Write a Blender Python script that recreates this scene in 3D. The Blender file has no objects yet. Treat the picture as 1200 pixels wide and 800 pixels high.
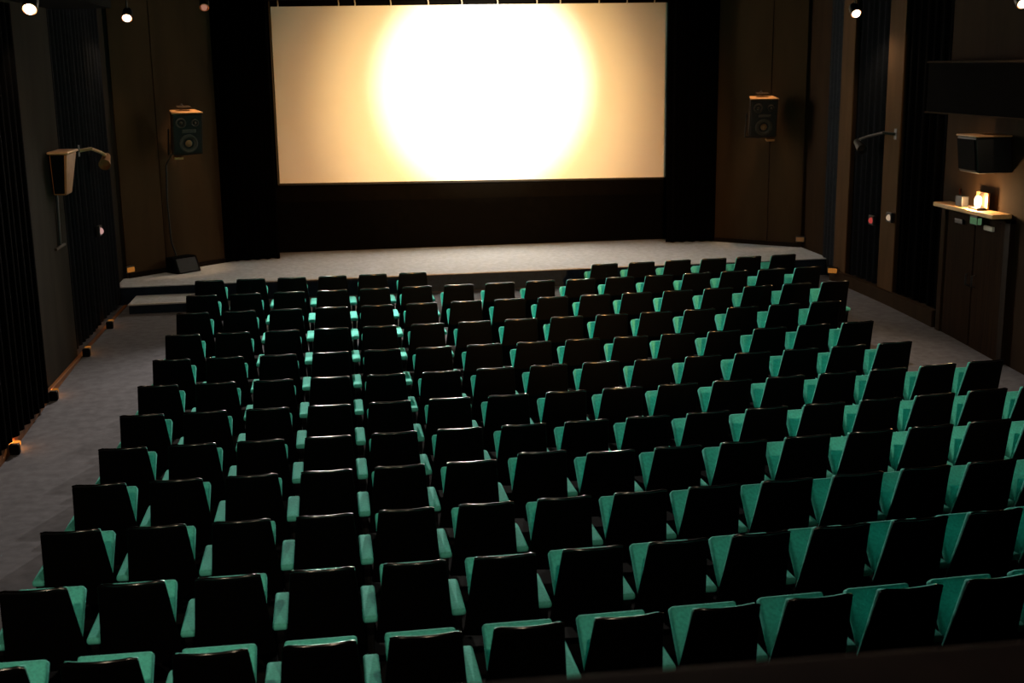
import bpy, bmesh, math, random
from mathutils import Vector, Matrix, Euler

rnd = random.Random(7)
scn = bpy.context.scene
COL = scn.collection
PI = math.pi

# ------------------------------------------------------------------ materials
def mat(name, col, rough=.8, spec=.3, var=.25, scale=40, bump=.0, metal=0., sheen=0., stretch=(1, 1, 1)):
    m = bpy.data.materials.new(name); m.use_nodes = True
    nt = m.node_tree; b = nt.nodes['Principled BSDF']
    tc = nt.nodes.new('ShaderNodeTexCoord'); mp = nt.nodes.new('ShaderNodeMapping')
    mp.inputs['Scale'].default_value = stretch
    nt.links.new(tc.outputs['Object'], mp.inputs['Vector'])
    n = nt.nodes.new('ShaderNodeTexNoise'); n.inputs['Scale'].default_value = scale; n.inputs['Detail'].default_value = 4
    nt.links.new(mp.outputs['Vector'], n.inputs['Vector'])
    r = nt.nodes.new('ShaderNodeValToRGB')
    lo = [max(0, c * (1 - var)) for c in col]; hi = [min(1, c * (1 + var)) for c in col]
    r.color_ramp.elements[0].color = (*lo, 1); r.color_ramp.elements[1].color = (*hi, 1)
    r.color_ramp.elements[0].position = .3; r.color_ramp.elements[1].position = .7
    nt.links.new(n.outputs['Fac'], r.inputs['Fac']); nt.links.new(r.outputs['Color'], b.inputs['Base Color'])
    b.inputs['Roughness'].default_value = rough; b.inputs['Specular IOR Level'].default_value = spec
    b.inputs['Metallic'].default_value = metal
    if sheen:
        b.inputs['Sheen Weight'].default_value = sheen; b.inputs['Sheen Roughness'].default_value = .4
        b.inputs['Sheen Tint'].default_value = (*hi, 1)
    if bump:
        bp = nt.nodes.new('ShaderNodeBump'); bp.inputs['Strength'].default_value = bump; bp.inputs['Distance'].default_value = .01
        nt.links.new(n.outputs['Fac'], bp.inputs['Height']); nt.links.new(bp.outputs['Normal'], b.inputs['Normal'])
    return m

def emit(name, col, strength):
    m = bpy.data.materials.new(name); m.use_nodes = True
    nt = m.node_tree; nt.nodes.clear()
    o = nt.nodes.new('ShaderNodeOutputMaterial'); e = nt.nodes.new('ShaderNodeEmission')
    e.inputs['Color'].default_value = (*col, 1); e.inputs['Strength'].default_value = strength
    nt.links.new(e.outputs[0], o.inputs['Surface'])
    return m

M = dict(
    shell=mat('black_plastic', (.0007, .0007, .0008), .7, .06, .2, 30),
    teal=mat('teal_velour', (.100, .55, .475), .85, .2, .15, 60, .15, sheen=.25),
    black_metal=mat('black_metal', (.006, .006, .007), .45, .4, .2, 20),
    carpet=mat('grey_carpet', (.116, .114, .130), .95, .1, .18, 9, .2),
    stagecarpet=mat('stage_carpet', (.43, .455, .50), .95, .1, .15, 14, .2),
    riser=mat('navy_riser', (.006, .0125, .026), .8, .15, .3, 20),
    nosing=mat('step_nosing', (.5, .48, .45), .7, .3, .15, 30),
    wallbrown=mat('brown_wall_fabric', (.042, .025, .0125), .95, .06, .22, 2.2, .1, stretch=(1, 1, .25)),
    wallgrey=mat('grey_wall_fabric', (.0175, .0140, .0108), .95, .03, .2, 3, .1, stretch=(1, 1, .2)),
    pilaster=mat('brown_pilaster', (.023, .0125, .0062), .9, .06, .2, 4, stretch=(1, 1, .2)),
    seatshade=mat('seating_floor_shade', (.010, .010, .011), .9, .05, .3, 6),
    strip=mat('pilaster_painted_light', (.062, .034, .017), .9, .05, .2, 4, stretch=(1, 1, .2)),  # light on the pilaster faces put into a brighter brown
    lip=mat('glossy_black_edging', (.002, .002, .0022), .16, .8, .2, 30),
    ledge=mat('pale_ledge_wood', (.62, .36, .16), .55, .3, .2, 8, stretch=(6, .4, 6)),
    black=mat('black_paint', (.0015, .0015, .0015), .9, .05, .3, 8),
    ceilmat=mat('dark_ceiling', (.0014, .0010, .0008), .95, .02, .3, 3),
    blackdrape=mat('black_velvet', (.0008, .0007, .0008), .95, .01, .3, 20),
    step_black=mat('step_light_black', (.0015, .0015, .0015), .8, .05, .2, 20),
    chardrape=mat('charcoal_drape', (.0040, .0045, .0058), .95, .02, .3, 20),
    bluedrape=mat('slate_drape', (.014, .016, .020), .95, .03, .2, 20),
    skirt=mat('black_skirting_cloth', (.0011, .0009, .0008), .9, .03, .3, 10),
    batten=mat('brown_batten', (.0018, .0013, .0009), .9, .04, .3, 10),
    screen=mat('screen_white', (.80, .80, .79), .95, .05, .01, 3),
    wood=mat('varnished_wood', (.17, .058, .012), .4, .35, .35, 6, stretch=(1, .15, 4)),
    darkwood=mat('dark_wood', (.010, .0055, .003), .7, .08, .35, 5, stretch=(6, 6, .3)),
    doorwood=mat('door_wood', (.0160, .0075, .0030), .8, .03, .3, 5, stretch=(6, 6, .25)),
    parapet=mat('parapet_brown', (.085, .036, .020), .9, .1, .25, 6),
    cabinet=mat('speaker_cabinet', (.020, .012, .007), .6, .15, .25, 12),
    cabtop=mat('painted_warm_light', (.42, .22, .10), .55, .3, .2, 8),  # warm light on speaker tops put into a paler colour
    grille=mat('speaker_baffle', (.006, .006, .007), .6, .3, .3, 60),
    cone=mat('speaker_cone', (.045, .036, .03), .5, .4, .2, 30),
    dustcap=mat('speaker_dust_cap', (.22, .12, .05), .45, .4, .2, 30),
    brass=mat('warm_metal', (.5, .25, .1), .35, .5, .15, 30, metal=.6),
    sidecab=mat('painted_orange_light', (.24, .10, .038), .6, .2, .2, 10),  # orange light on the lit side put into the colour
    white=mat('white_plastic', (.5, .48, .45), .5, .4, .05, 20),
    hook=mat('pale_lacing_hook', (.85, .80, .7), .3, .6, .1, 20, metal=.5),
    bulb=emit('lamp_bulb', (1, .90, .80), 14),
    bulbdim=emit('lamp_bulb_dim', (1, .45, .3), .35),
    rim=mat('copper_lamp_rim', (.75, .28, .10), .4, .5, .1, 30, metal=.5),
    amber=emit('amber_lens', (1, .30, .04), 1.1),
    amberdim=emit('amber_lens_dim', (1, .36, .06), .28),
    red=emit('red_lens', (1, .12, .10), .38),
    pink=emit('pink_lens', (1, .55, .50), .50),
    pale=emit('pale_lens', (1, .72, .48), .42),
    green=emit('green_sign_face', (.35, .75, .35), .16),
    warmlamp=emit('warm_lamp_bulb', (1, .78, .48), 6),
)

# ------------------------------------------------------------------ helpers
def link(name, bm, m, parent=None, smooth=False, sharp=.6):
    me = bpy.data.meshes.new(name)
    bmesh.ops.recalc_face_normals(bm, faces=bm.faces[:])
    if smooth:
        for f in bm.faces: f.smooth = True
        for e in bm.edges:
            if len(e.link_faces) == 2 and e.calc_face_angle(0) > sharp: e.smooth = False
    bm.to_mesh(me); bm.free()
    if isinstance(m, (list, tuple)):
        for x in m: me.materials.append(x)
    else: me.materials.append(m)
    o = bpy.data.objects.new(name, me); COL.objects.link(o)
    if parent: o.parent = parent
    return o

def empty(name, loc, rz=0, rx=0, ry=0):
    o = bpy.data.objects.new(name, None); COL.objects.link(o)
    o.empty_display_size = .1; o.location = loc; o.rotation_euler = (rx, ry, rz)
    return o

def tag(o, label, cat, group=None):
    o['label'] = label; o['category'] = cat
    if group: o['group'] = group
    return o

def struct(name, bm, m, parent=None, **k):
    o = link(name, bm, m, parent, **k)
    if parent is None: o['kind'] = 'structure'
    return o

def copy_tree(o, parent=None):
    c = o.copy(); COL.objects.link(c)
    if parent: c.parent = parent
    for ch in kids[o.name] if o.name in kids else []: copy_tree(ch, c)
    return c
kids = {}
def reg(root):
    for ch in root.children:
        kids.setdefault(root.name, []).append(ch); reg(ch)

def box(x0, x1, y0, y1, z0, z1, bev=.0, seg=2, bm=None):
    own = bmesh.new()
    bmesh.ops.create_cube(own, size=1)
    for v in own.verts:
        v.co = Vector((x0 + (v.co.x + .5) * (x1 - x0), y0 + (v.co.y + .5) * (y1 - y0), z0 + (v.co.z + .5) * (z1 - z0)))
    if bev: bmesh.ops.bevel(own, geom=own.edges[:], offset=bev, segments=seg, affect='EDGES', profile=.5)
    if bm is None: return own
    me = bpy.data.meshes.new('t'); own.to_mesh(me); own.free(); bm.from_mesh(me); bpy.data.meshes.remove(me)
    return bm

def cuts(bm, axis, vals):
    n = [0, 0, 0]; n[axis] = 1
    for v in vals:
        p = [0, 0, 0]; p[axis] = v
        bmesh.ops.bisect_plane(bm, geom=bm.verts[:] + bm.edges[:] + bm.faces[:], plane_co=p, plane_no=n)

def warp(bm, f):
    for v in bm.verts: v.co = Vector(f(v.co))
    return bm

def lathe(profile, n=24, axis='z'):
    bm = bmesh.new(); rings = []
    for r, h in profile:
        ring = []
        if r < 1e-6: ring = [bm.verts.new((0, 0, h))]
        else: ring = [bm.verts.new((r * math.cos(2 * PI * i / n), r * math.sin(2 * PI * i / n), h)) for i in range(n)]
        rings.append(ring)
    for a, b in zip(rings, rings[1:]):
        if len(a) == 1 and len(b) == 1: continue
        for i in range(n):
            j = (i + 1) % n
            if len(a) == 1: bm.faces.new((a[0], b[i], b[j]))
            elif len(b) == 1: bm.faces.new((a[i], a[j], b[0]))
            else: bm.faces.new((a[i], a[j], b[j], b[i]))
    if axis == 'y':   # profile height runs along -y
        for v in bm.verts: v.co = Vector((v.co.x, -v.co.z, v.co.y))
    return bm

def tube(pts, r, n=8):
    bm = bmesh.new(); pts = [Vector(p) for p in pts]; rings = []
    for i, p in enumerate(pts):
        d = (pts[min(i + 1, len(pts) - 1)] - pts[max(i - 1, 0)]).normalized()
        a = d.orthogonal().normalized() if abs(d.z) > .9 else d.cross(Vector((0, 0, 1))).normalized()
        b = d.cross(a)
        rings.append([bm.verts.new(p + r * (math.cos(2 * PI * k / n) * a + math.sin(2 * PI * k / n) * b)) for k in range(n)])
    for A, B in zip(rings, rings[1:]):
        for k in range(n): bm.faces.new((A[k], A[(k + 1) % n], B[(k + 1) % n], B[k]))
    bm.faces.new(rings[0][::-1]); bm.faces.new(rings[-1])
    return bm

def extrude_plan(pts, z0, z1):
    bm = bmesh.new()
    lo = [bm.verts.new((x, y, z0)) for x, y in pts]; hi = [bm.verts.new((x, y, z1)) for x, y in pts]
    n = len(pts)
    for i in range(n):
        j = (i + 1) % n; bm.faces.new((lo[i], lo[j], hi[j], hi[i]))
    bm.faces.new(lo[::-1]); bm.faces.new(hi)
    return bm

def drape(p0, p1, z0, z1, amp, period, thick=.02, n_per=10, seed=0, zn=8):
    """A hanging cloth from plan point p0 to p1 with soft folds and a real thickness."""
    r = random.Random(seed)
    p0 = Vector((p0[0], p0[1], 0)); p1 = Vector((p1[0], p1[1], 0)); L = (p1 - p0).length
    d = (p1 - p0) / L; nr = Vector((-d.y, d.x, 0)); nf = max(1, round(L / period)); n = nf * n_per
    ph = [r.uniform(-.5, .5) for _ in range(nf + 2)]; am = [r.uniform(.6, 1.2) for _ in range(nf + 2)]
    bm = bmesh.new(); F = []; B = []
    for k in range(zn + 1):
        t = k / zn; z = z0 + (z1 - z0) * t; f = []; b = []
        for i in range(n + 1):
            u = i / n; q = u * nf; a = int(min(q, nf - 1e-6)); w = q - a
            A = am[a] * (1 - w) + am[a + 1] * w; P = ph[a] * (1 - w) + ph[a + 1] * w
            off = amp * A * math.sin(2 * PI * q + P * (1 + .3 * (1 - t))) * (1 - .25 * t)
            p = p0 + d * (u * L) + nr * off
            f.append(bm.verts.new((p.x + nr.x * thick / 2, p.y + nr.y * thick / 2, z)))
            b.append(bm.verts.new((p.x - nr.x * thick / 2, p.y - nr.y * thick / 2, z)))
        F.append(f); B.append(b)
    for k in range(zn):
        for i in range(n):
            bm.faces.new((F[k][i], F[k][i + 1], F[k + 1][i + 1], F[k + 1][i]))
            bm.faces.new((B[k][i + 1], B[k][i], B[k + 1][i], B[k + 1][i + 1]))
        bm.faces.new((B[k][0], F[k][0], F[k + 1][0], B[k + 1][0])); bm.faces.new((F[k][n], B[k][n], B[k + 1][n], F[k + 1][n]))
    for i in range(n):
        bm.faces.new((F[0][i + 1], F[0][i], B[0][i], B[0][i + 1])); bm.faces.new((F[zn][i], F[zn][i + 1], B[zn][i + 1], B[zn][i]))
    return bm

# ------------------------------------------------------------------ camera
FPX, PITCH, YAW, ROLL = 1456.0, .21914254, .13066935, -.01393078
CAM = Vector((-.0406, -4.9638, 3.745))
cp, sp, c_, s_ = math.cos(PITCH), math.sin(PITCH), math.cos(YAW), math.sin(YAW)
fw = Vector((s_ * cp, c_ * cp, -sp)); rt = Vector((c_, -s_, 0)); up = rt.cross(fw)
r2 = math.cos(ROLL) * rt + math.sin(ROLL) * up; u2 = -math.sin(ROLL) * rt + math.cos(ROLL) * up
cd = bpy.data.cameras.new('camera'); co = bpy.data.objects.new('camera', cd); COL.objects.link(co)
co.matrix_world = Matrix(((r2.x, u2.x, -fw.x, CAM.x), (r2.y, u2.y, -fw.y, CAM.y), (r2.z, u2.z, -fw.z, CAM.z), (0, 0, 0, 1)))
cd.sensor_width = 36; cd.lens = FPX / 1200 * 36; cd.clip_end = 100; cd.clip_start = .05
cd.dof.use_dof = True; cd.dof.focus_distance = 13; cd.dof.aperture_fstop = 3.2
scn.camera = co

# ------------------------------------------------------------------ raked, slightly dished floor
ZT = [0, -.009, -.018, -.045, -.061, -.096, -.098, -.086, -.063, -.010, .044, .078, .100, .105, .105]
def rowoff(x): return .05947 * x + .00754 * (x - 2) ** 2
def floor_z(i):
    if i <= 0: return 0.
    if i >= 13: return .105
    a = int(i); t = i - a; return ZT[a] * (1 - t) + ZT[a + 1] * t
def fz(x, y): return floor_z(y - rowoff(min(max(x, -3.2), 7.6)))

XL, XR = -3.6, 8.1
bm = bmesh.new(); nx, ny = 24, 46; g = []
for j in range(ny + 1):
    y = -3.2 + (18.75 + 3.2) * j / ny; row = []
    for i in range(nx + 1):
        x = -3.8 + (8.3 + 3.8) * i / nx; row.append((bm.verts.new((x, y, fz(x, y))), bm.verts.new((x, y, fz(x, y) - .15))))
    g.append(row)
for j in range(ny):
    for i in range(nx):
        a, b, c, d = g[j][i], g[j][i + 1], g[j + 1][i + 1], g[j + 1][i]
        bm.faces.new((a[0], b[0], c[0], d[0])); bm.faces.new((d[1], c[1], b[1], a[1]))
struct('floor', bm, M['carpet'], smooth=True)

# shade between the chair rows, painted as a dark sheet over the carpet
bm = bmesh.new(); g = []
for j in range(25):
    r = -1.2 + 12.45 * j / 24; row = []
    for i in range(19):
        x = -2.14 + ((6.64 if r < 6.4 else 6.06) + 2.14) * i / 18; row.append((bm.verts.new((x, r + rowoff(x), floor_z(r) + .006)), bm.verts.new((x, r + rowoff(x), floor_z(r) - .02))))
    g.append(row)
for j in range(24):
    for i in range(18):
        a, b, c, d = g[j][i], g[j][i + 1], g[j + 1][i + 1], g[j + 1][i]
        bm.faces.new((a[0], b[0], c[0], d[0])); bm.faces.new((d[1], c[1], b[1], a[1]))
struct('floor_seating_shade', bm, M['seatshade'], smooth=True)

# stage: carpeted slab with a navy riser, two flights of one intermediate step at its ends
def edge_y(x): return 15.10 + (x + 2.41) * .034
stage_pts = [(-3.72, edge_y(-3.5) - .03), (1.2, edge_y(1.2)), (8.2, edge_y(8.0)), (8.2, 18.7), (-3.72, 18.7)]
bm = extrude_plan(stage_pts, .385, .40); st = struct('stage', bm, M['stagecarpet'])
bm = extrude_plan([(stage_pts[0][0], stage_pts[0][1] + .02), (1.2, edge_y(1.2) + .02), (8.2, edge_y(8.0) + .02), (8.2, 18.7), (-3.72, 18.7)], .0, .385)
rs = link('stage_riser', bm, M['riser'], st)
bm = extrude_plan([(-3.40, 14.28), (-2.05, 14.34), (-2.05, 15.125), (-3.40, 15.075)], .04, .235); s1 = struct('stage_steps', bm, M['riser'])
bm = extrude_plan([(-3.41, 14.265), (-2.04, 14.325), (-2.04, 15.125), (-3.41, 15.075)], .235, .25); link('tread', bm, M['stagecarpet'], s1)
bm = extrude_plan([(-3.41, 14.255), (-2.04, 14.315), (-2.04, 14.36), (-3.41, 14.30)], .248, .258); link('tread_nosing', bm, M['nosing'], s1)
bm = extrude_plan([(6.6, 14.93), (7.72, 14.96), (7.72, 15.43), (6.6, 15.40)], .04, .235); s2 = struct('stage_steps', bm, M['riser'])
bm = extrude_plan([(6.59, 14.92), (7.73, 14.95), (7.73, 15.43), (6.59, 15.40)], .235, .25); link('tread', bm, M['stagecarpet'], s2)
bm = extrude_plan([(6.59, 14.91), (7.73, 14.94), (7.73, 14.985), (6.59, 14.955)], .248, .258); link('tread_nosing', bm, M['nosing'], s2)

# ------------------------------------------------------------------ room shell
H = 5.05
bm = extrude_plan([(-3.6, -7), (-3.6, 11.43), (-3.72, 11.43), (-3.72, 15.84), (-1.7, 17.83), (-1.7, 18.0), (-4.0, 18.0), (-4.0, -7)], -.2, H)
struct('wall_left', bm, M['wallgrey'])
# splayed walls beside the screen, brown fabric panels with a seam, set just proud of the shell
def panel(name, A, B, z0, z1, t, m, inward):
    A = Vector((*A, 0)); B = Vector((*B, 0)); d = (B - A).normalized(); n = Vector((-d.y, d.x, 0)) * inward
    pts = [A, B, B + n * t, A + n * t]
    return extrude_plan([(p.x, p.y) for p in pts], z0, z1)
for nm, A, B, inw in (('wall_front_left', (-3.68, 15.88), (-1.75, 17.78), -1), ('wall_front_right', (8.20, 16.80), (6.55, 18.22), 1)):
    A = Vector(A); B = Vector(B); mid = A + (B - A) * (.29 if inw < 0 else .30)
    e = (B - A).normalized() * .008
    o = struct(nm, panel(nm, A, mid - e, .3, H, .03, M['wallbrown'], inw), M['wallbrown'])
    link('fabric_panel', panel(nm, mid + e, B, .3, H, .03, M['wallbrown'], inw), M['wallbrown'], o)
bm = extrude_plan([(8.1, -7), (8.1, 11.22), (8.2, 11.22), (8.2, 12.66), (8.1, 12.66), (8.1, 13.17), (8.2, 13.17), (8.2, 14.47), (8.1, 14.47), (8.1, 14.95),
                   (8.24, 14.95), (8.24, 16.80), (6.5, 18.27), (6.5, 18.45), (8.5, 18.45), (8.5, -7)], -.2, H)
wr = struct('wall_right', bm, M['pilaster'])
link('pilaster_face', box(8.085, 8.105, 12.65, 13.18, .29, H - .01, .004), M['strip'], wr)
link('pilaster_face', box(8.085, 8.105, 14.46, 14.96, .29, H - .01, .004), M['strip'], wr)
struct('wall_front', box(-4.0, 8.5, 18.62, 18.75, -.2, H), M['black'])
struct('wall_back', box(-4.0, 8.5, -7.2, -7.0, -.2, H), M['wallgrey'])
struct('ceiling', box(-4.0, 8.5, -7.2, 18.75, H, H + .15), M['ceilmat'])
struct('soffit_beam', box(-3.6, -2.85, -7, 11.6, 4.5, H), M['ceilmat'])
struct('soffit_beam', box(7.35, 8.1, -7, 11.0, 4.52, H), M['ceilmat'])
# bulkhead over the exit on the double-door side
b = struct('wall_bulkhead', box(7.82, 8.12, -7, 11.3, 3.05, 3.69), M['ceilmat'])
link('bulkhead_cap', box(7.80, 8.12, -7, 11.32, 3.69, 3.715), M['pilaster'], b)
link('bulkhead_edge', box(7.80, 8.12, -7, 11.32, 3.03, 3.05), M['pilaster'], b)

# balcony in front of the camera
bm = box(-3.8, 8.3, -3.66, -3.36, 1.75, 2.9, .02, 2)
p = struct('balcony_parapet', bm, M['parapet'])
struct('balcony_floor', box(-3.8, 8.3, -7.1, -3.4, 1.75, 1.95), M['carpet'])

# skirting boards
bl = struct('baseboard_left', box(-3.6, -3.55, 4, 15.0, -.1, .12, .006), M['wood'])
br = struct('baseboard_right', box(8.03, 8.12, 11.2, 15.0, -.1, .30, .01), M['pilaster'])
for nm, A, B, inw in (('trim_1', (-3.66, 15.90), (-1.75, 17.78), -1), ('trim_2', (8.17, 16.82), (6.55, 18.22), 1)):
    struct(nm, panel(nm, A, B, .40, .48, .05, M['darkwood'], inw), M['darkwood'])

# ------------------------------------------------------------------ cinema screen, masking, curtains
scr = empty('projection_screen', (2.4, 18.31, 1.6))
tag(scr, 'big white projection screen glowing over the stage with a blown-out hot spot', 'screen')
SC = [(-1.236, 18.22, 1.68), (6.042, 18.40, 1.60), (6.042, 18.40, 4.835), (-1.236, 18.22, 4.805)]
base = Vector((2.4, 18.31, 1.6))
bm = bmesh.new(); nu = 24
cols = []
for i in range(nu + 1):
    u = i / nu; lo = Vector(SC[0]).lerp(Vector(SC[1]), u); hi = Vector(SC[3]).lerp(Vector(SC[2]), u)
    cols.append([bm.verts.new(lo - base), bm.verts.new(hi - base), bm.verts.new(hi - base + Vector((0, .012, 0))), bm.verts.new(lo - base + Vector((0, .012, 0)))])
for a, b in zip(cols, cols[1:]):
    for k in range(4): bm.faces.new((a[k], b[k], b[(k + 1) % 4], a[(k + 1) % 4]))
bm.faces.new(cols[0]); bm.faces.new(cols[-1][::-1])
link('screen_fabric', bm, M['screen'], scr)
def frame_bar(a, b, w, name):
    a = Vector(a) - base; b = Vector(b) - base
    return link(name, tube([a, b], w, 10), M['black_metal'], scr, smooth=True)
dy = Vector((0, .05, 0))
frame_bar(Vector(SC[3]) + Vector((-.12, .05, .13)), Vector(SC[2]) + Vector((.12, .05, .1)), .022, 'top_rail')
frame_bar(Vector(SC[0]) + Vector((-.03, .05, -.03)), Vector(SC[3]) + Vector((-.03, .05, .1)), .022, 'side_rail')
frame_bar(Vector(SC[1]) + Vector((.03, .05, -.03)), Vector(SC[2]) + Vector((.03, .05, .1)), .022, 'side_rail')
frame_bar(Vector(SC[0]) + Vector((-.03, .05, -.03)), Vector(SC[1]) + Vector((.03, .05, -.03)), .022, 'bottom_rail')
for u in (.018, .165, .205, .293, .386, .47, .56, .66, .72, .82, .893, .965):
    p = Vector(SC[3]).lerp(Vector(SC[2]), u) - base
    link('lacing_hook', tube([p + Vector((0, -.004, -.01)), p + Vector((.004, -.012, .04)), p + Vector((-.004, .0, .085)), p + Vector((0, .05, .11))], .011, 8), M['hook'], scr, smooth=True)

# black cloth below the screen with its batten
sk = empty('screen_skirt', (2.4, 18.33, .4)); tag(sk, 'black cloth skirt hanging between the screen and the stage', 'masking')
A = (-1.35 - 2.4, 18.26 - 18.33); B = (6.12 - 2.4, 18.45 - 18.33)
link('cloth', drape(A, B, .0, .98, .006, .8, .015, seed=3, zn=4), M['skirt'], sk, smooth=True)
bm = extrude_plan([(A[0], A[1] - .03), (B[0], B[1] - .03), (B[0], B[1] + .012), (A[0], A[1] + .012)], .93, 1.20)
for v in bm.verts:
    if v.co.x > 0: v.co.z -= .05
link('batten', bm, M['batten'], sk)

def stage_curtain(p0, p1, label, seed):
    o = empty('stage_curtain', ((p0[0] + p1[0]) / 2, (p0[1] + p1[1]) / 2, .4)); tag(o, label, 'curtain')
    L = o.location
    link('cloth', drape((p0[0] - L.x, p0[1] - L.y), (p1[0] - L.x, p1[1] - L.y), .012, 4.55, .05, .19, .02, 10, seed, 10), M['blackdrape'], o, smooth=True)
    link('curtain_rail', tube([(p0[0] - L.x, p0[1] - L.y, 4.57), (p1[0] - L.x, p1[1] - L.y, 4.57)], .02), M['black_metal'], o, smooth=True)
stage_curtain((-2.30, 17.27), (-1.27, 17.50), 'black velvet stage curtain at the screen edge near the stage steps and floor box', 11)
stage_curtain((5.93, 17.87), (7.03, 17.86), 'black velvet stage curtain at the screen edge on the double-door side', 12)

# side drapes hung along the walls
def side_drape(p0, p1, z0, z1, m, label, seed, amp=.03, per=.22):
    o = link('wall_drape', drape(p0, p1, z0, z1, amp, per, .015, 8, seed, 6), m, smooth=True)
    tag(o, label, 'drape'); return o
side_drape((-3.52, 4.6), (-3.50, 9.22), .10, 4.45, M['blackdrape'], 'black wall drape next to the grey panel beside the amber-lit aisle', 21)
side_drape((-3.655, 11.46), (-3.65, 13.25), .17, 4.95, M['chardrape'], 'charcoal wall drape behind the slim lit wall speaker', 22)
side_drape((-3.655, 13.30), (-3.655, 14.95), .17, 4.95, M['chardrape'], 'dark wall drape carrying the small pink indicator light', 23)
side_drape((8.14, 11.24), (8.14, 12.63), .31, 4.95, M['blackdrape'], 'black wall drape between the double door and the brown pilaster', 24, .03)
side_drape((8.15, 13.20), (8.15, 14.44), .31, 4.95, M['chardrape'], 'charcoal wall drape between two brown pilasters carrying the red indicator', 25)
side_drape((8.14, 15.02), (8.16, 15.65), .12, 4.95, M['bluedrape'], 'narrow slate drape at the end of the stage steps by double-door aisle', 26, .02, .16)

# ------------------------------------------------------------------ the cinema chairs
def chair_meshes():
    root = empty('cinema_chair', (0, 0, 0))
    # local frame: y towards the screen, shell top edge at y = -.30, floor at z = 0
    def back(zr):   # recline of the back: distance ahead of the shell top at relative height zr below the top
        return .17 * (zr / .55) ** 1.05
    # shell: flared plate, wrapped forward at its sides
    bm = box(-.5, .5, 0, .018, 0, 1, 0)
    for v in bm.verts: v.co = Vector((v.co.x, v.co.y, v.co.z))
    bm.free()
    bm = box(-.192, .192, -.016, .010, -.59, 0, .0125, 4)
    cuts(bm, 0, [-.15, -.1, -.05, 0, .05, .1, .15]); cuts(bm, 2, [-.46, -.37, -.28, -.19, -.1, -.03])
    def f(c):
        k = -c.z; fl = 1 + .27 * (k / .55) ** 1.1; x = c.x * fl
        corner = max(0, abs(c.x) - .16) / .032
        zz = c.z - (.012 * corner ** 2 if c.z > -.05 else 0)
        return (x, c.y * (1 if k < .06 else .7) + .9 * c.x * c.x + back(max(k, 0)) - .30, .85 + zz)
    sh = link('back_shell', warp(bm, f), M['shell'], root, smooth=True)
    # glossy rolled edging along the top of the shell
    pts = []
    for q in range(13):
        x = -.186 + .372 * q / 12; e = max(0, abs(x) - .165) / .021
        pts.append((x, -.004 + .9 * x * x - .30, .851 - .010 * e * e))
    link('top_edging', tube(pts, .0105, 12), M['lip'], sh, smooth=True)
    # upholstered back cushion on the front of the shell
    bm = box(-.183, .183, .012, .056, -.50, -.011, .014, 3)
    cuts(bm, 0, [-.14, -.09, -.045, 0, .045, .09, .14]); cuts(bm, 2, [-.42, -.32, -.22, -.12, -.05])
    def f(c):
        k = -c.z; x = c.x * (1 + .20 * (max(k, 0) / .55))
        return (x, c.y + .85 * c.x * c.x + back(max(k, 0)) - .30, .85 + c.z)
    link('back_cushion', warp(bm, f), M['teal'], root, smooth=True)
    # tipped-up seat pan: sitting face looks back and up
    ang = math.atan2(.27, .185)
    ca, sa = math.cos(ang), math.sin(ang)
    def pan(c):    # c.y along pan (0 hinge .. .33 front), c.z thickness
        return (c.x * (.94 + .06 * c.y / .33), .27 + c.y * ca - c.z * sa - .30, .392 + c.y * sa + c.z * ca)
    bm = box(-.198, .198, 0, .335, -.035, .05, .018, 3); cuts(bm, 0, [-.12, -.06, 0, .06, .12]); cuts(bm, 1, [.09, .17, .25])
    def f(c):
        if c.z > 0: c = Vector((c.x, c.y, c.z + .012 * (1 - (c.x / .2) ** 2) * math.sin(PI * min(1, max(0, c.y / .335)))))
        return pan(c)
    sp_ = link('seat_pan', warp(bm, f), M['teal'], root, smooth=True)
    bm = box(-.185, .185, .01, .318, -.058, -.030, .010, 2)
    link('seat_underside', warp(bm, pan), M['shell'], sp_, smooth=True)
    def arm(x):
        bm = box(-.046, .046, -.11, .42, .402, .447, .018, 4); cuts(bm, 1, [0, .1, .2, .3, .36])
        def f(c): 
            k = max(0, (c.y - .32) / .1); return (c.x + x, c.y, c.z - .02 * k * k * (1 if c.z > .42 else .4))
        link('armrest', warp(bm, f), M['teal'], root, smooth=True)
        # side standard: sculpted black panel from the floor up to the armrest
        pr = [(-.14, 0), (.24, 0), (.24, .03), (.14, .06), (.125, .26), (.30, .38), (.32, .41), (-.10, .41), (-.09, .37), (-.02, .28), (-.03, .06), (-.14, .03)]
        bm = bmesh.new(); w = .022
        L = [bm.verts.new((x - w, y, z)) for y, z in pr]; R = [bm.verts.new((x + w, y, z)) for y, z in pr]
        for i in range(len(pr)):
            j = (i + 1) % len(pr); bm.faces.new((L[i], L[j], R[j], R[i]))
        bm.faces.new(L[::-1]); bm.faces.new(R)
        bmesh.ops.triangulate(bm, faces=[f for f in bm.faces if len(f.verts) > 4])
        link('side_standard', bm, M['black_metal'], root)
    arm(.275)
    return root, arm

proto, arm_fn = chair_meshes()
reg(proto)
endproto, arm2 = None, None
# a second prototype for chairs that close a run on their other side: one more armrest
def end_chair():
    e = copy_tree(proto)
    for ch in [c for c in COL.objects if c.parent == e]: kids.setdefault(e.name, []).append(ch)
    for src in [c for c in kids[proto.name] if c.name.startswith(('armrest', 'side_standard'))]:
        c = src.copy(); COL.objects.link(c); c.parent = e; c.location.x = -.55
        kids[e.name].append(c)
    for ch in kids[e.name]:
        kids[ch.name] = [c for c in COL.objects if c.parent == ch]
    return e
endproto = end_chair()

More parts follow.
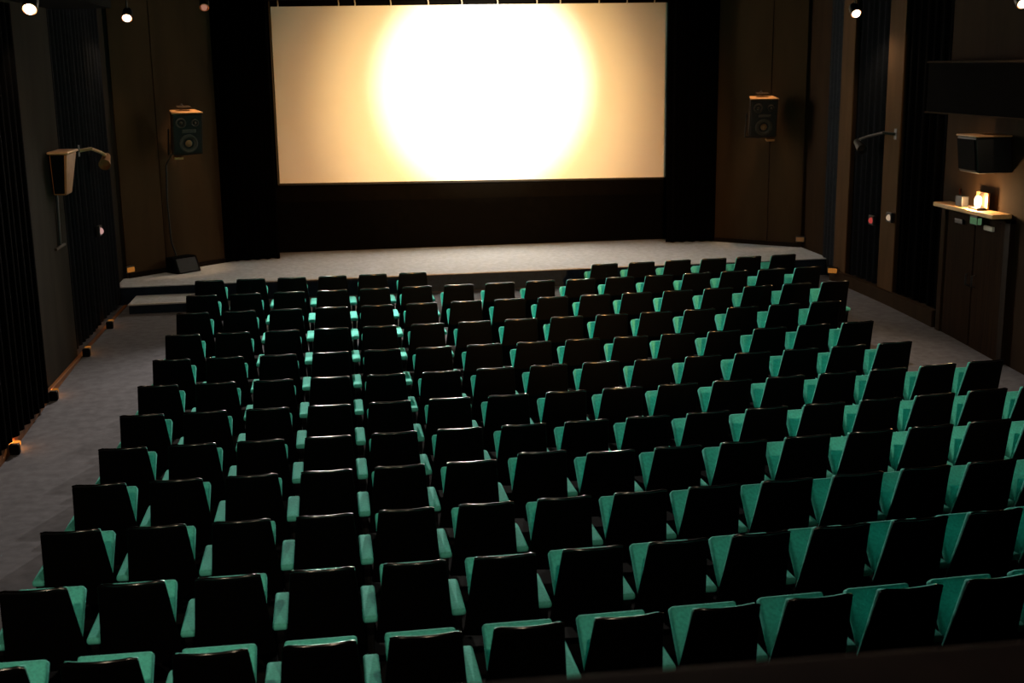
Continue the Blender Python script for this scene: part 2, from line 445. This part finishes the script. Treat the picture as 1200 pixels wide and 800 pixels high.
ORD = ['first', 'second', 'third', 'fourth', 'fifth', 'sixth', 'seventh', 'eighth', 'ninth', 'tenth', 'eleventh', 'twelfth', 'thirteenth',
       'fourteenth', 'fifteenth', 'sixteenth', 'seventeenth']
LAST = {1: 7, 2: 8, 3: 9, 4: 10, 5: 11, 6: 11, 7: 10, 8: 10, 9: 10, 10: 11, 11: 11, 12: 11}
used = {'p': False, 'e': False}
for i in range(1, 13):
    for k in range(-4, LAST[i] + 1):
        if i == 12 and 2 <= k <= 5: continue
        xc = (k + .5) * .55
        y = i * .99836 + rowoff(xc); psi = .7 * math.atan(.05947 + .01508 * (xc - 2))
        left_end = k == -4 or (i == 12 and k == 6)
        key = 'e' if left_end else 'p'; src = endproto if left_end else proto
        if used[key]: o = copy_tree(src)
        else: o = src; used[key] = True
        raise_ = .035 if (i, k) == (4, 2) else 0
        jit = rnd.uniform(-.006, .006)
        psi += rnd.uniform(-.004, .004)
        o.location = (xc - .30 * math.sin(psi), y + .30 * math.cos(psi) + jit, ZT[i] + raise_)
        o.rotation_euler = (0, 0, psi)
        n = k + 4
        rowtxt = ORD[i - 1] + ' row from the balcony parapet' if i < 12 else 'front row along the stage'
        if i == 12 and k >= 6:
            lab = 'teal black-backed chair, front row along the stage, %s after the empty bay' % ORD[k - 6]
        elif raise_:
            lab = 'black-backed chair standing slightly raised, fourth row from the balcony parapet, seventh from amber-lit aisle'
        else:
            lab = 'teal black-backed chair, %s, %s from amber-lit aisle' % (rowtxt, ORD[n])
        tag(o, lab, 'chair', 'rows of teal cinema chairs')

# ------------------------------------------------------------------ loudspeakers
def horn_speaker(loc, rz, tilt, label, side):
    o = empty('loudspeaker', loc, rz, tilt); tag(o, label, 'loudspeaker', 'loudspeakers on the splayed front walls')
    w, d, h = .50, .34, .68   # front faces -y
    bm = box(-w / 2, w / 2, 0, d, -h / 2, h / 2, .012, 2)
    for v in bm.verts:
        if v.co.y > d / 2: v.co.x *= .8; v.co.z *= .94
    link('cabinet', bm, M['cabinet'], o)
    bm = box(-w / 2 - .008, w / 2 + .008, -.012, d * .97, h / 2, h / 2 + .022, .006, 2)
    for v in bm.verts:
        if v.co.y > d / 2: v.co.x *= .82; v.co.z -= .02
    link('cabinet_top', bm, M['cabtop'], o)  # lit top painted lighter than the cabinet
    link('baffle', box(-w / 2 + .025, w / 2 - .025, -.010, .004, -h / 2 + .025, h / 2 - .02, .004, 2), M['grille'], o)
    def ring(r, x, z, name, dust):
        bm = lathe([(r * 1.12, 0), (r * 1.12, .018), (r * .96, .022), (r * .9, .008), (r * .35, -.035 + .02), (r * .3, .0), (0, 0)], 28, 'y')
        for v in bm.verts: v.co += Vector((x, -.012, z))
        q = link(name, bm, M['cone'], o, smooth=True)
        bm = lathe([(r * .42, 0), (r * .36, .02), (r * .2, .034), (0, .04)], 24, 'y')
        for v in bm.verts: v.co += Vector((x, -.012, z))
        link('dust_cap', bm, dust, q, smooth=True)
    ring(.135, .01, -.15, 'woofer', M['dustcap'])
    ring(.075, -.11, .19, 'tweeter', M['cone']); ring(.055, .12, .19, 'tweeter', M['cone'])
    bm = box(-.10, .13, -.03, -.008, .03, .085, .008, 2)
    link('horn_mouth', bm, M['cone'], o)
    # yoke: bar under the box and arms back to the wall plate
    link('yoke', tube([(-w / 2 - .02, .18, .06), (-w / 2 - .03, .18, -h / 2 - .03), (-.05, .26, -h / 2 - .06), (w / 2 + .03, .18, -h / 2 - .03), (w / 2 + .02, .18, .06)], .014), M['black_metal'], o, smooth=True)
    link('bracket_foot', box(-w / 2 + .02, -w / 2 + .17, -.005, .12, -h / 2 - .075, -h / 2 - .035, .008, 2) if side < 0 else box(w / 2 - .17, w / 2 - .02, -.005, .12, -h / 2 - .075, -h / 2 - .035, .008, 2), M['brass'], o)
    link('wall_arm', tube([(0, .24, -h / 2 - .05), (0, .38, -h / 2 - .02), (side * .02, .47, .0)], .02), M['black_metal'], o, smooth=True)
    link('top_bracket', box(-.11, .11, .15, .30, h / 2 + .05, h / 2 + .075, .006, 2), M['cabinet'], o)
    link('top_arm', tube([(0, .22, h / 2 + .06), (0, .36, h / 2 + .08), (0, .47, h / 2 + .02)], .016), M['black_metal'], o, smooth=True)
horn_speaker((-2.58, 16.22, 2.70), .36, math.radians(10), 'black loudspeaker with orange-lit top above the stage steps and floor box', -1)
horn_speaker((7.42, 16.82, 2.74), -.12, math.radians(10), 'black loudspeaker with orange-lit top on the double-door side splayed wall', 1)

# slim wall speaker over the amber-lit aisle
o = empty('wall_speaker', (-3.6, 11.05, 2.26)); tag(o, 'slim tapered wall speaker with orange-lit face above the amber-lit aisle', 'loudspeaker')
bm = box(0.02, .23, -.28, .30, .0, .50, .02, 3)
for v in bm.verts:
    t = v.co.z / .5; v.co.y = v.co.y * (.55 + .45 * t) - .05 * (1 - t); v.co.x = .02 + (v.co.x - .02) * (.72 + .28 * t)
link('cabinet', bm, M['sidecab'], o, smooth=True)
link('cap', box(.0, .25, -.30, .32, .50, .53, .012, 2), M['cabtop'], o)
bm = box(.035, .20, -.292, -.262, .02, .49, .006, 2)
for v in bm.verts:
    t = v.co.z / .5; v.co.y = v.co.y * (.55 + .45 * t) - .05 * (1 - t); v.co.x = .02 + (v.co.x - .02) * (.72 + .28 * t)
link('rear_shade_panel', bm, M['black'], o)  # shaded face painted black
link('drop_cable', tube([(.03, -.1, .02), (.025, -.1, -.25), (.02, -.11, -.62)], .018), M['black_metal'], o, smooth=True)
link('cable_outlet', box(0, .03, -.34, .16, -.66, -.63, .005), M['cabinet'], o)

# wall speaker above the double door
o = empty('wall_speaker', (8.1, 9.72, 2.36)); tag(o, 'boxy dark wall speaker mounted above the double door', 'loudspeaker')
bm = box(-.50, -.05, -.26, .24, .0, .44, .015, 3)
for v in bm.verts:
    t = 1 - v.co.z / .44; v.co.x += .05 * t; 
    if v.co.x < -.3: v.co.y *= .96
link('cabinet', bm, M['grille'], o, smooth=True)
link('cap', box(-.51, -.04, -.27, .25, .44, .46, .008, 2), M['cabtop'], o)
bm = box(-.515, -.495, -.22, .22, .03, .41, .006, 2)
for v in bm.verts: v.co.x += .05 * (1 - v.co.z / .44)
link('front_grille', bm, M['batten'], o)
link('wall_bracket', box(-.06, 0, -.08, .08, .1, .34, .008), M['black_metal'], o)

# unlit spotlights on wall arms
def arm_spot(loc, sgn, m_arm, m_head, label, drop):
    o = empty('wall_spotlight', loc); tag(o, label, 'spotlight', 'spotlights on wall arms')
    link('wall_plate', box(-.02, .02, -.05, .05, -.08, .08, .006), M['black_metal'], o)
    link('arm', tube([(sgn * .02, 0, 0), (sgn * .16, .1, .02), (sgn * .2, .55, -.06), (sgn * .2, .86, -.12)], .022), m_arm, o, smooth=True)
    bm = lathe([(0, 0), (.05, 0), (.055, .02), (.07, .16), (.085, .26), (.08, .26), (.06, .2), (0, .19)], 20)
    R = Euler((math.radians(115), 0, 0)).to_matrix()
    for v in bm.verts: v.co = R @ v.co + Vector((sgn * .2, .98, -.14 - drop))
    link('lamp_head', bm, m_head, o, smooth=True)
    link('hanger', tube([(sgn * .2, .86, -.12), (sgn * .2, .88, -.17 - drop)], .014), M['black_metal'], o, smooth=True)
arm_spot((-3.64, 12.75, 2.68), 1, M['cabtop'], M['sidecab'], 'small orange-lit spotlight on a wall arm past the slim speaker', .0)  # arm and head carry their orange light in the colour
arm_spot((8.1, 12.80, 2.66), -1, M['black_metal'], M['black_metal'], 'unlit black spotlight on an arm crossing the brown pilaster', .02)

# ------------------------------------------------------------------ double door with ledge, lamp, sign
fr = struct('door_1', extrude_plan([(8.11, 9.30), (8.11, 9.42), (8.03, 9.42), (8.03, 9.30)], -.1, 1.80), M['darkwood'])
link('door_frame', box(8.03, 8.11, 10.98, 11.10, -.1, 1.80, .006), M['pilaster'], fr)
link('door_frame', box(8.03, 8.11, 9.30, 11.10, 1.74, 1.80, .006), M['pilaster'], fr)
for y0, y1 in ((9.43, 10.19), (10.21, 10.97)):
    lf = link('door_leaf', box(8.055, 8.10, y0, y1, -.08, 1.735, .008), M['doorwood'], fr)
    hy = y1 - .07 if y0 < 10 else y0 + .07
    link('handle', tube([(8.05, hy, .82), (8.01, hy, .83), (8.01, hy, .97), (8.05, hy, .98)], .011), M['black_metal'], lf, smooth=True)
    link('closer', box(8.02, 8.056, y0 + .28, y0 + .50, 1.60, 1.66, .008), M['white'] if y0 < 10 else M['black_metal'], lf)
struct('door_ledge', box(7.84, 8.1, 9.40, 10.98, 1.80, 1.855, .008), M['ledge'])
o = empty('door_lamp', (7.95, 9.98, 1.856)); tag(o, 'small warm lamp glowing on the ledge over the double door', 'lamp')
link('base', box(-.07, .07, -.12, .12, 0, .03, .006), M['black_metal'], o)
bm = lathe([(0, .03), (.03, .03), (.045, .07), (.045, .14), (.03, .17), (0, .18)], 16); link('bulb', bm, M['warmlamp'], o, smooth=True)
link('reflector', box(.05, .08, -.15, .15, .02, .22, .006), M['brass'], o)
o = empty('emergency_light', (7.93, 10.36, 1.856)); tag(o, 'little black twin-head emergency light on the door ledge', 'emergency light')
link('battery_box', box(-.05, .05, -.09, .09, 0, .14, .01), M['black_metal'], o)
bm = lathe([(0, 0), (.035, 0), (.045, .05), (0, .06)], 16); 
for v in bm.verts: v.co = Vector((-.02, -v.co.z - .03 + .08, v.co.y + .19))
link('lamp_head', bm, M['rim'], o, smooth=True)
o = empty('exit_sign', (7.99, 10.08, 1.70)); tag(o, 'small green lit exit sign hanging under the door ledge', 'sign')
link('sign_housing', box(-.03, .03, -.10, .10, -.05, .095, .006), M['black_metal'], o)
link('sign_face', box(-.034, -.029, -.085, .085, -.042, .042, .001), M['green'], o)
bm = box(-.088, .088, -.033, -.029, -.042, .042, .001); link('sign_face', box(-.026, .026, -.106, -.099, -.042, .042, .001), M['green'], o); bm.free()

# indicator lights on the walls
def indicator(loc, nrm, lens, label):
    o = empty('indicator_light', loc); tag(o, label, 'indicator light')
    x0, x1 = (0, .05) if nrm > 0 else (-.05, 0)
    link('housing', box(x0, x1, -.09, .09, -.075, .075, .01), M['black_metal'], o)
    bm = lathe([(.05, 0), (.045, .02), (.025, .034), (0, .038)], 18)
    R = Euler((0, math.radians(70) * nrm, 0)).to_matrix(); R = Euler((0, 0, -.55 * nrm)).to_matrix() @ R
    for v in bm.verts: v.co = R @ v.co + Vector((.045 * nrm, -.03, 0))
    link('lens', bm, lens, o, smooth=True)
indicator((-3.60, 13.42, 1.50), 1, M['pink'], 'small pink indicator light on the dark drape over amber-lit aisle')
indicator((8.10, 13.46, 1.30), -1, M['red'], 'small red indicator light on the charcoal drape between pilasters')
indicator((8.06, 12.74, 1.43), -1, M['pale'], 'small pale indicator light on the brown pilaster')

# amber floor-level lights along the aisle baseboards
def step_light(loc, rz, lens, label, power):
    o = empty('step_light', loc, rz); tag(o, label, 'step light', 'amber step lights at the wall bases')
    link('housing', box(-.045, .05, -.05, .03, -.03, .07, .012, 2), M['step_black'], o)
    link('lens', box(-.035, .04, .0, .11, .03, .085, .018, 2), lens, o)
    link('lens_hood', box(-.04, .045, -.045, .03, .07, .08, .004), M['black_metal'], o)
    if power:
        l = bpy.data.lights.new('amber_lamp', 'POINT'); l.energy = power; l.color = (1, .36, .06); l.shadow_soft_size = .02
        lo = bpy.data.objects.new('amber_lamp', l); COL.objects.link(lo); lo.parent = o; lo.location = (-.02, .16, .05)
for y, lens, txt, pw in ((7.75, 'amber', 'closest to the balcony', .9), (9.55, 'amberdim', 'under the black and grey wall drape join', .6), (11.5, 'amberdim', 'under the slim wall speaker', .5), (13.2, 'amberdim', 'under the pink indicator light', .5)):
    step_light((-3.50, y, fz(-3.5, y) + .035), 0, M[lens], 'amber step light at the baseboard, ' + txt, pw)
def amber_lamp(loc, rz, label, cat_lens):
    o = empty('amber_marker', loc, rz); tag(o, label, 'marker light', 'amber markers by the stage')
    link('housing', box(-.09, .09, 0, .05, -.05, .06, .01), M['black_metal'], o)
    link('lens', box(-.075, .075, -.02, .002, -.035, .045, .012, 2), cat_lens, o)
amber_lamp((-3.58, 15.74, .56), PI / 4 + .1, 'amber marker light at the splayed wall foot above the stage steps', M['amberdim'])
amber_lamp((7.98, 14.72, .30), -.6, 'amber marker light on the baseboard below the brown pilaster by the stage', M['amberdim'])
amber_lamp((8.15, 16.72, .55), -.6, 'dim amber marker at the splayed wall foot on the double-door side', M['cabtop'])

# black floor box on the stage and its cable up to the loudspeaker
o = empty('floor_box', (-2.82, 16.38, .40), .78); tag(o, 'low black box on the stage floor at the splayed wall foot', 'box')
bm = box(-.24, .24, -.16, .16, .0, .26, .015, 2)
for v in bm.verts:
    if v.co.z > .1 and v.co.y < 0: v.co.y += .10
link('body', bm, M['black'], o); link('front_grille', warp(box(-.20, .20, -.012, .0, .02, .24, .004), lambda c: (c.x, -.15 + c.y + (c.z - .02) * .42, c.z)), M['grille'], o)
link('carry_handle', tube([(.235, -.03, .15), (.27, -.03, .16), (.27, .06, .16), (.235, .06, .15)], .008), M['black_metal'], o, smooth=True)
o = link('speaker_cable', tube([(-2.93, 16.50, .62), (-3.00, 16.46, .9), (-3.02, 16.46, 1.6), (-2.99, 16.45, 2.2), (-2.86, 16.52, 2.42)], .014), M['black_metal'], smooth=True)
tag(o, 'thin black cable running up the splayed wall from the floor box', 'cable')

# ------------------------------------------------------------------ ceiling spotlights (bulb + real lamp inside)
def ceiling_spot(loc, label, top, power, col=(1, .74, .48), cone=150, r=.056, bulbm=None, aim=(0, 0, -1)):
    o = empty('ceiling_spotlight', loc); tag(o, label, 'spotlight', 'ceiling spotlights')
    d = (CAM - Vector(loc)); d.z = -1.5; d.normalize()
    R = Vector((0, 0, 1)).rotation_difference(Vector((0, -.75, -.66))).to_matrix()
    bm = lathe([(0, -.16), (.06, -.16), (.075, -.12), (.08, .01), (.072, .012), (.068, -.02), (0, -.03)], 24)
    for v in bm.verts: v.co = R @ v.co
    link('lamp_housing', bm, M['black_metal'], o, smooth=True)
    bm = lathe([(.074, .006), (.080, .018), (.070, .026), (.060, .018), (.064, .004)], 24)
    for v in bm.verts: v.co = R @ v.co
    link('lamp_rim', bm, M['rim'], o, smooth=True)
    bm = lathe([(r, .0), (r, .02), (r * .85, .045), (r * .5, .062), (0, .068)], 24)
    for v in bm.verts: v.co = R @ v.co
    link('bulb', bm, bulbm or M['bulb'], o, smooth=True)
    link('drop_rod', tube([(0, .05, .08), (0, .05, top - loc[2])], .012), M['black_metal'], o, smooth=True)
    if power:
        l = bpy.data.lights.new('spot_beam', 'SPOT'); l.energy = power; l.color = col; l.spot_size = math.radians(cone); l.spot_blend = .6; l.shadow_soft_size = .05
        lo = bpy.data.objects.new('spot_beam', l); COL.objects.link(lo); lo.parent = o; lo.location = (0, -.09, -.09)
        a = Vector(aim).normalized(); lo.rotation_euler = a.to_track_quat('-Z', 'Y').to_euler()
ceiling_spot((-3.2, 8.86, 4.385), 'bright bulb spotlight below the soffit over the amber-lit aisle', 4.5, 60, cone=125, aim=(.35, .35, -1))
ceiling_spot((-3.2, 14.96, 4.52), 'bright bulb spotlight hanging above the stage steps and dark drapes', 5.05, 50, aim=(.3, -.3, -1))
ceiling_spot((7.7, 13.56, 4.44), 'bright bulb spotlight hanging before the brown pilasters', 5.05, 50, aim=(-.3, -.2, -1))
ceiling_spot((7.7, 8.80, 4.36), 'bright bulb spotlight under the soffit at the double-door wall', 4.52, 42, cone=125, aim=(-.3, .2, -1))
ceiling_spot((-2.2, 16.4, 4.73), 'dim reddish spotlight above the splayed wall by the black curtain', 5.05, 220, col=(1, .62, .30), cone=30, bulbm=M['bulbdim'], r=.05, aim=(-.30, .12, -1.6))
# house lamps on the ceiling: low-angle ones behind the balcony and added unseen stage lamps facing the chairs
def house(name, loc, aim, pw, col, size=110):
    l = bpy.data.lights.new(name, 'SPOT'); l.energy = pw; l.color = col; l.spot_size = math.radians(size); l.spot_blend = .8; l.shadow_soft_size = .06
    lo = bpy.data.objects.new(name, l); COL.objects.link(lo); lo.location = loc
    lo.rotation_euler = (Vector(aim) - Vector(loc)).to_track_quat('-Z', 'Y').to_euler()
for x, y, tx, ty, pw, sz in ((-1.7, -3.0, -2.5, 4.6, 400, 62), (1.0, -3.0, -.5, 5.0, 290, 60), (4.4, -.5, 5.2, 9.5, 620, 50)):
    house('rear_house_lamp', (x, y, 4.95), (tx, ty, .3), pw, (1, .76, .52), sz)
for x, pw in ((-.6, 2500), (1.8, 2300), (4.4, 1300)):
    house('added_stage_lamp', (x, 15.2, 4.95), (x, 8.3, .6), pw, (1, .90, .78), 66)
house('added_speaker_lamp', (7.3, 16.7, 4.98), (7.40, 16.98, 3), 260, (1, .62, .30), 26)  # unseen spot added to brighten the loudspeaker top
# lamp on the door ledge
l = bpy.data.lights.new('ledge_glow', 'POINT'); l.energy = 70; l.color = (1, .62, .28); l.shadow_soft_size = .04
lo = bpy.data.objects.new('ledge_glow', l); COL.objects.link(lo); lo.location = (7.87, 9.98, 1.95)

# ------------------------------------------------------------------ projector beam from the booth
P0 = Vector((2.25, -6.6, 4.55)); T = Vector((2.66, 18.3, 3.36))
def beam(name, energy, col, radius_m, blend, target=T):
    l = bpy.data.lights.new(name, 'SPOT'); l.energy = energy; l.color = col; l.spot_blend = blend; l.shadow_soft_size = .03
    d = target - P0; l.spot_size = 2 * math.atan(radius_m / d.length)
    o = bpy.data.objects.new(name, l); COL.objects.link(o); o.location = P0; o.rotation_euler = d.to_track_quat('-Z', 'Y').to_euler()
HOT = Vector((2.57, 18.3, 3.36))
beam('projector_core', 110000, (1, .88, .66), 2.30, 1.0, HOT)
beam('projector_centre', 470000, (1, .96, .89), 1.6, 1.0, HOT)
beam('projector_halo', 36000, (1, .64, .25), 3.5, 1.0, Vector((2.5, 18.3, 3.0)))
beam('projector_spill', 16500, (1, .46, .14), 5.4, .9, Vector((2.45, 18.3, 1.9)))

# ------------------------------------------------------------------ world and view
w = bpy.data.worlds.new('world'); scn.world = w; w.use_nodes = True
w.node_tree.nodes['Background'].inputs['Color'].default_value = (0, 0, 0, 1)
w.node_tree.nodes['Background'].inputs['Strength'].default_value = 0
scn.view_settings.view_transform = 'Standard'; scn.view_settings.look = 'None'
scn.view_settings.gamma = 1; scn.view_settings.exposure = 0; scn.view_settings.use_curve_mapping = False
scn.cycles.max_bounces = 6; scn.cycles.diffuse_bounces = 3
scn.cycles.use_denoising = True
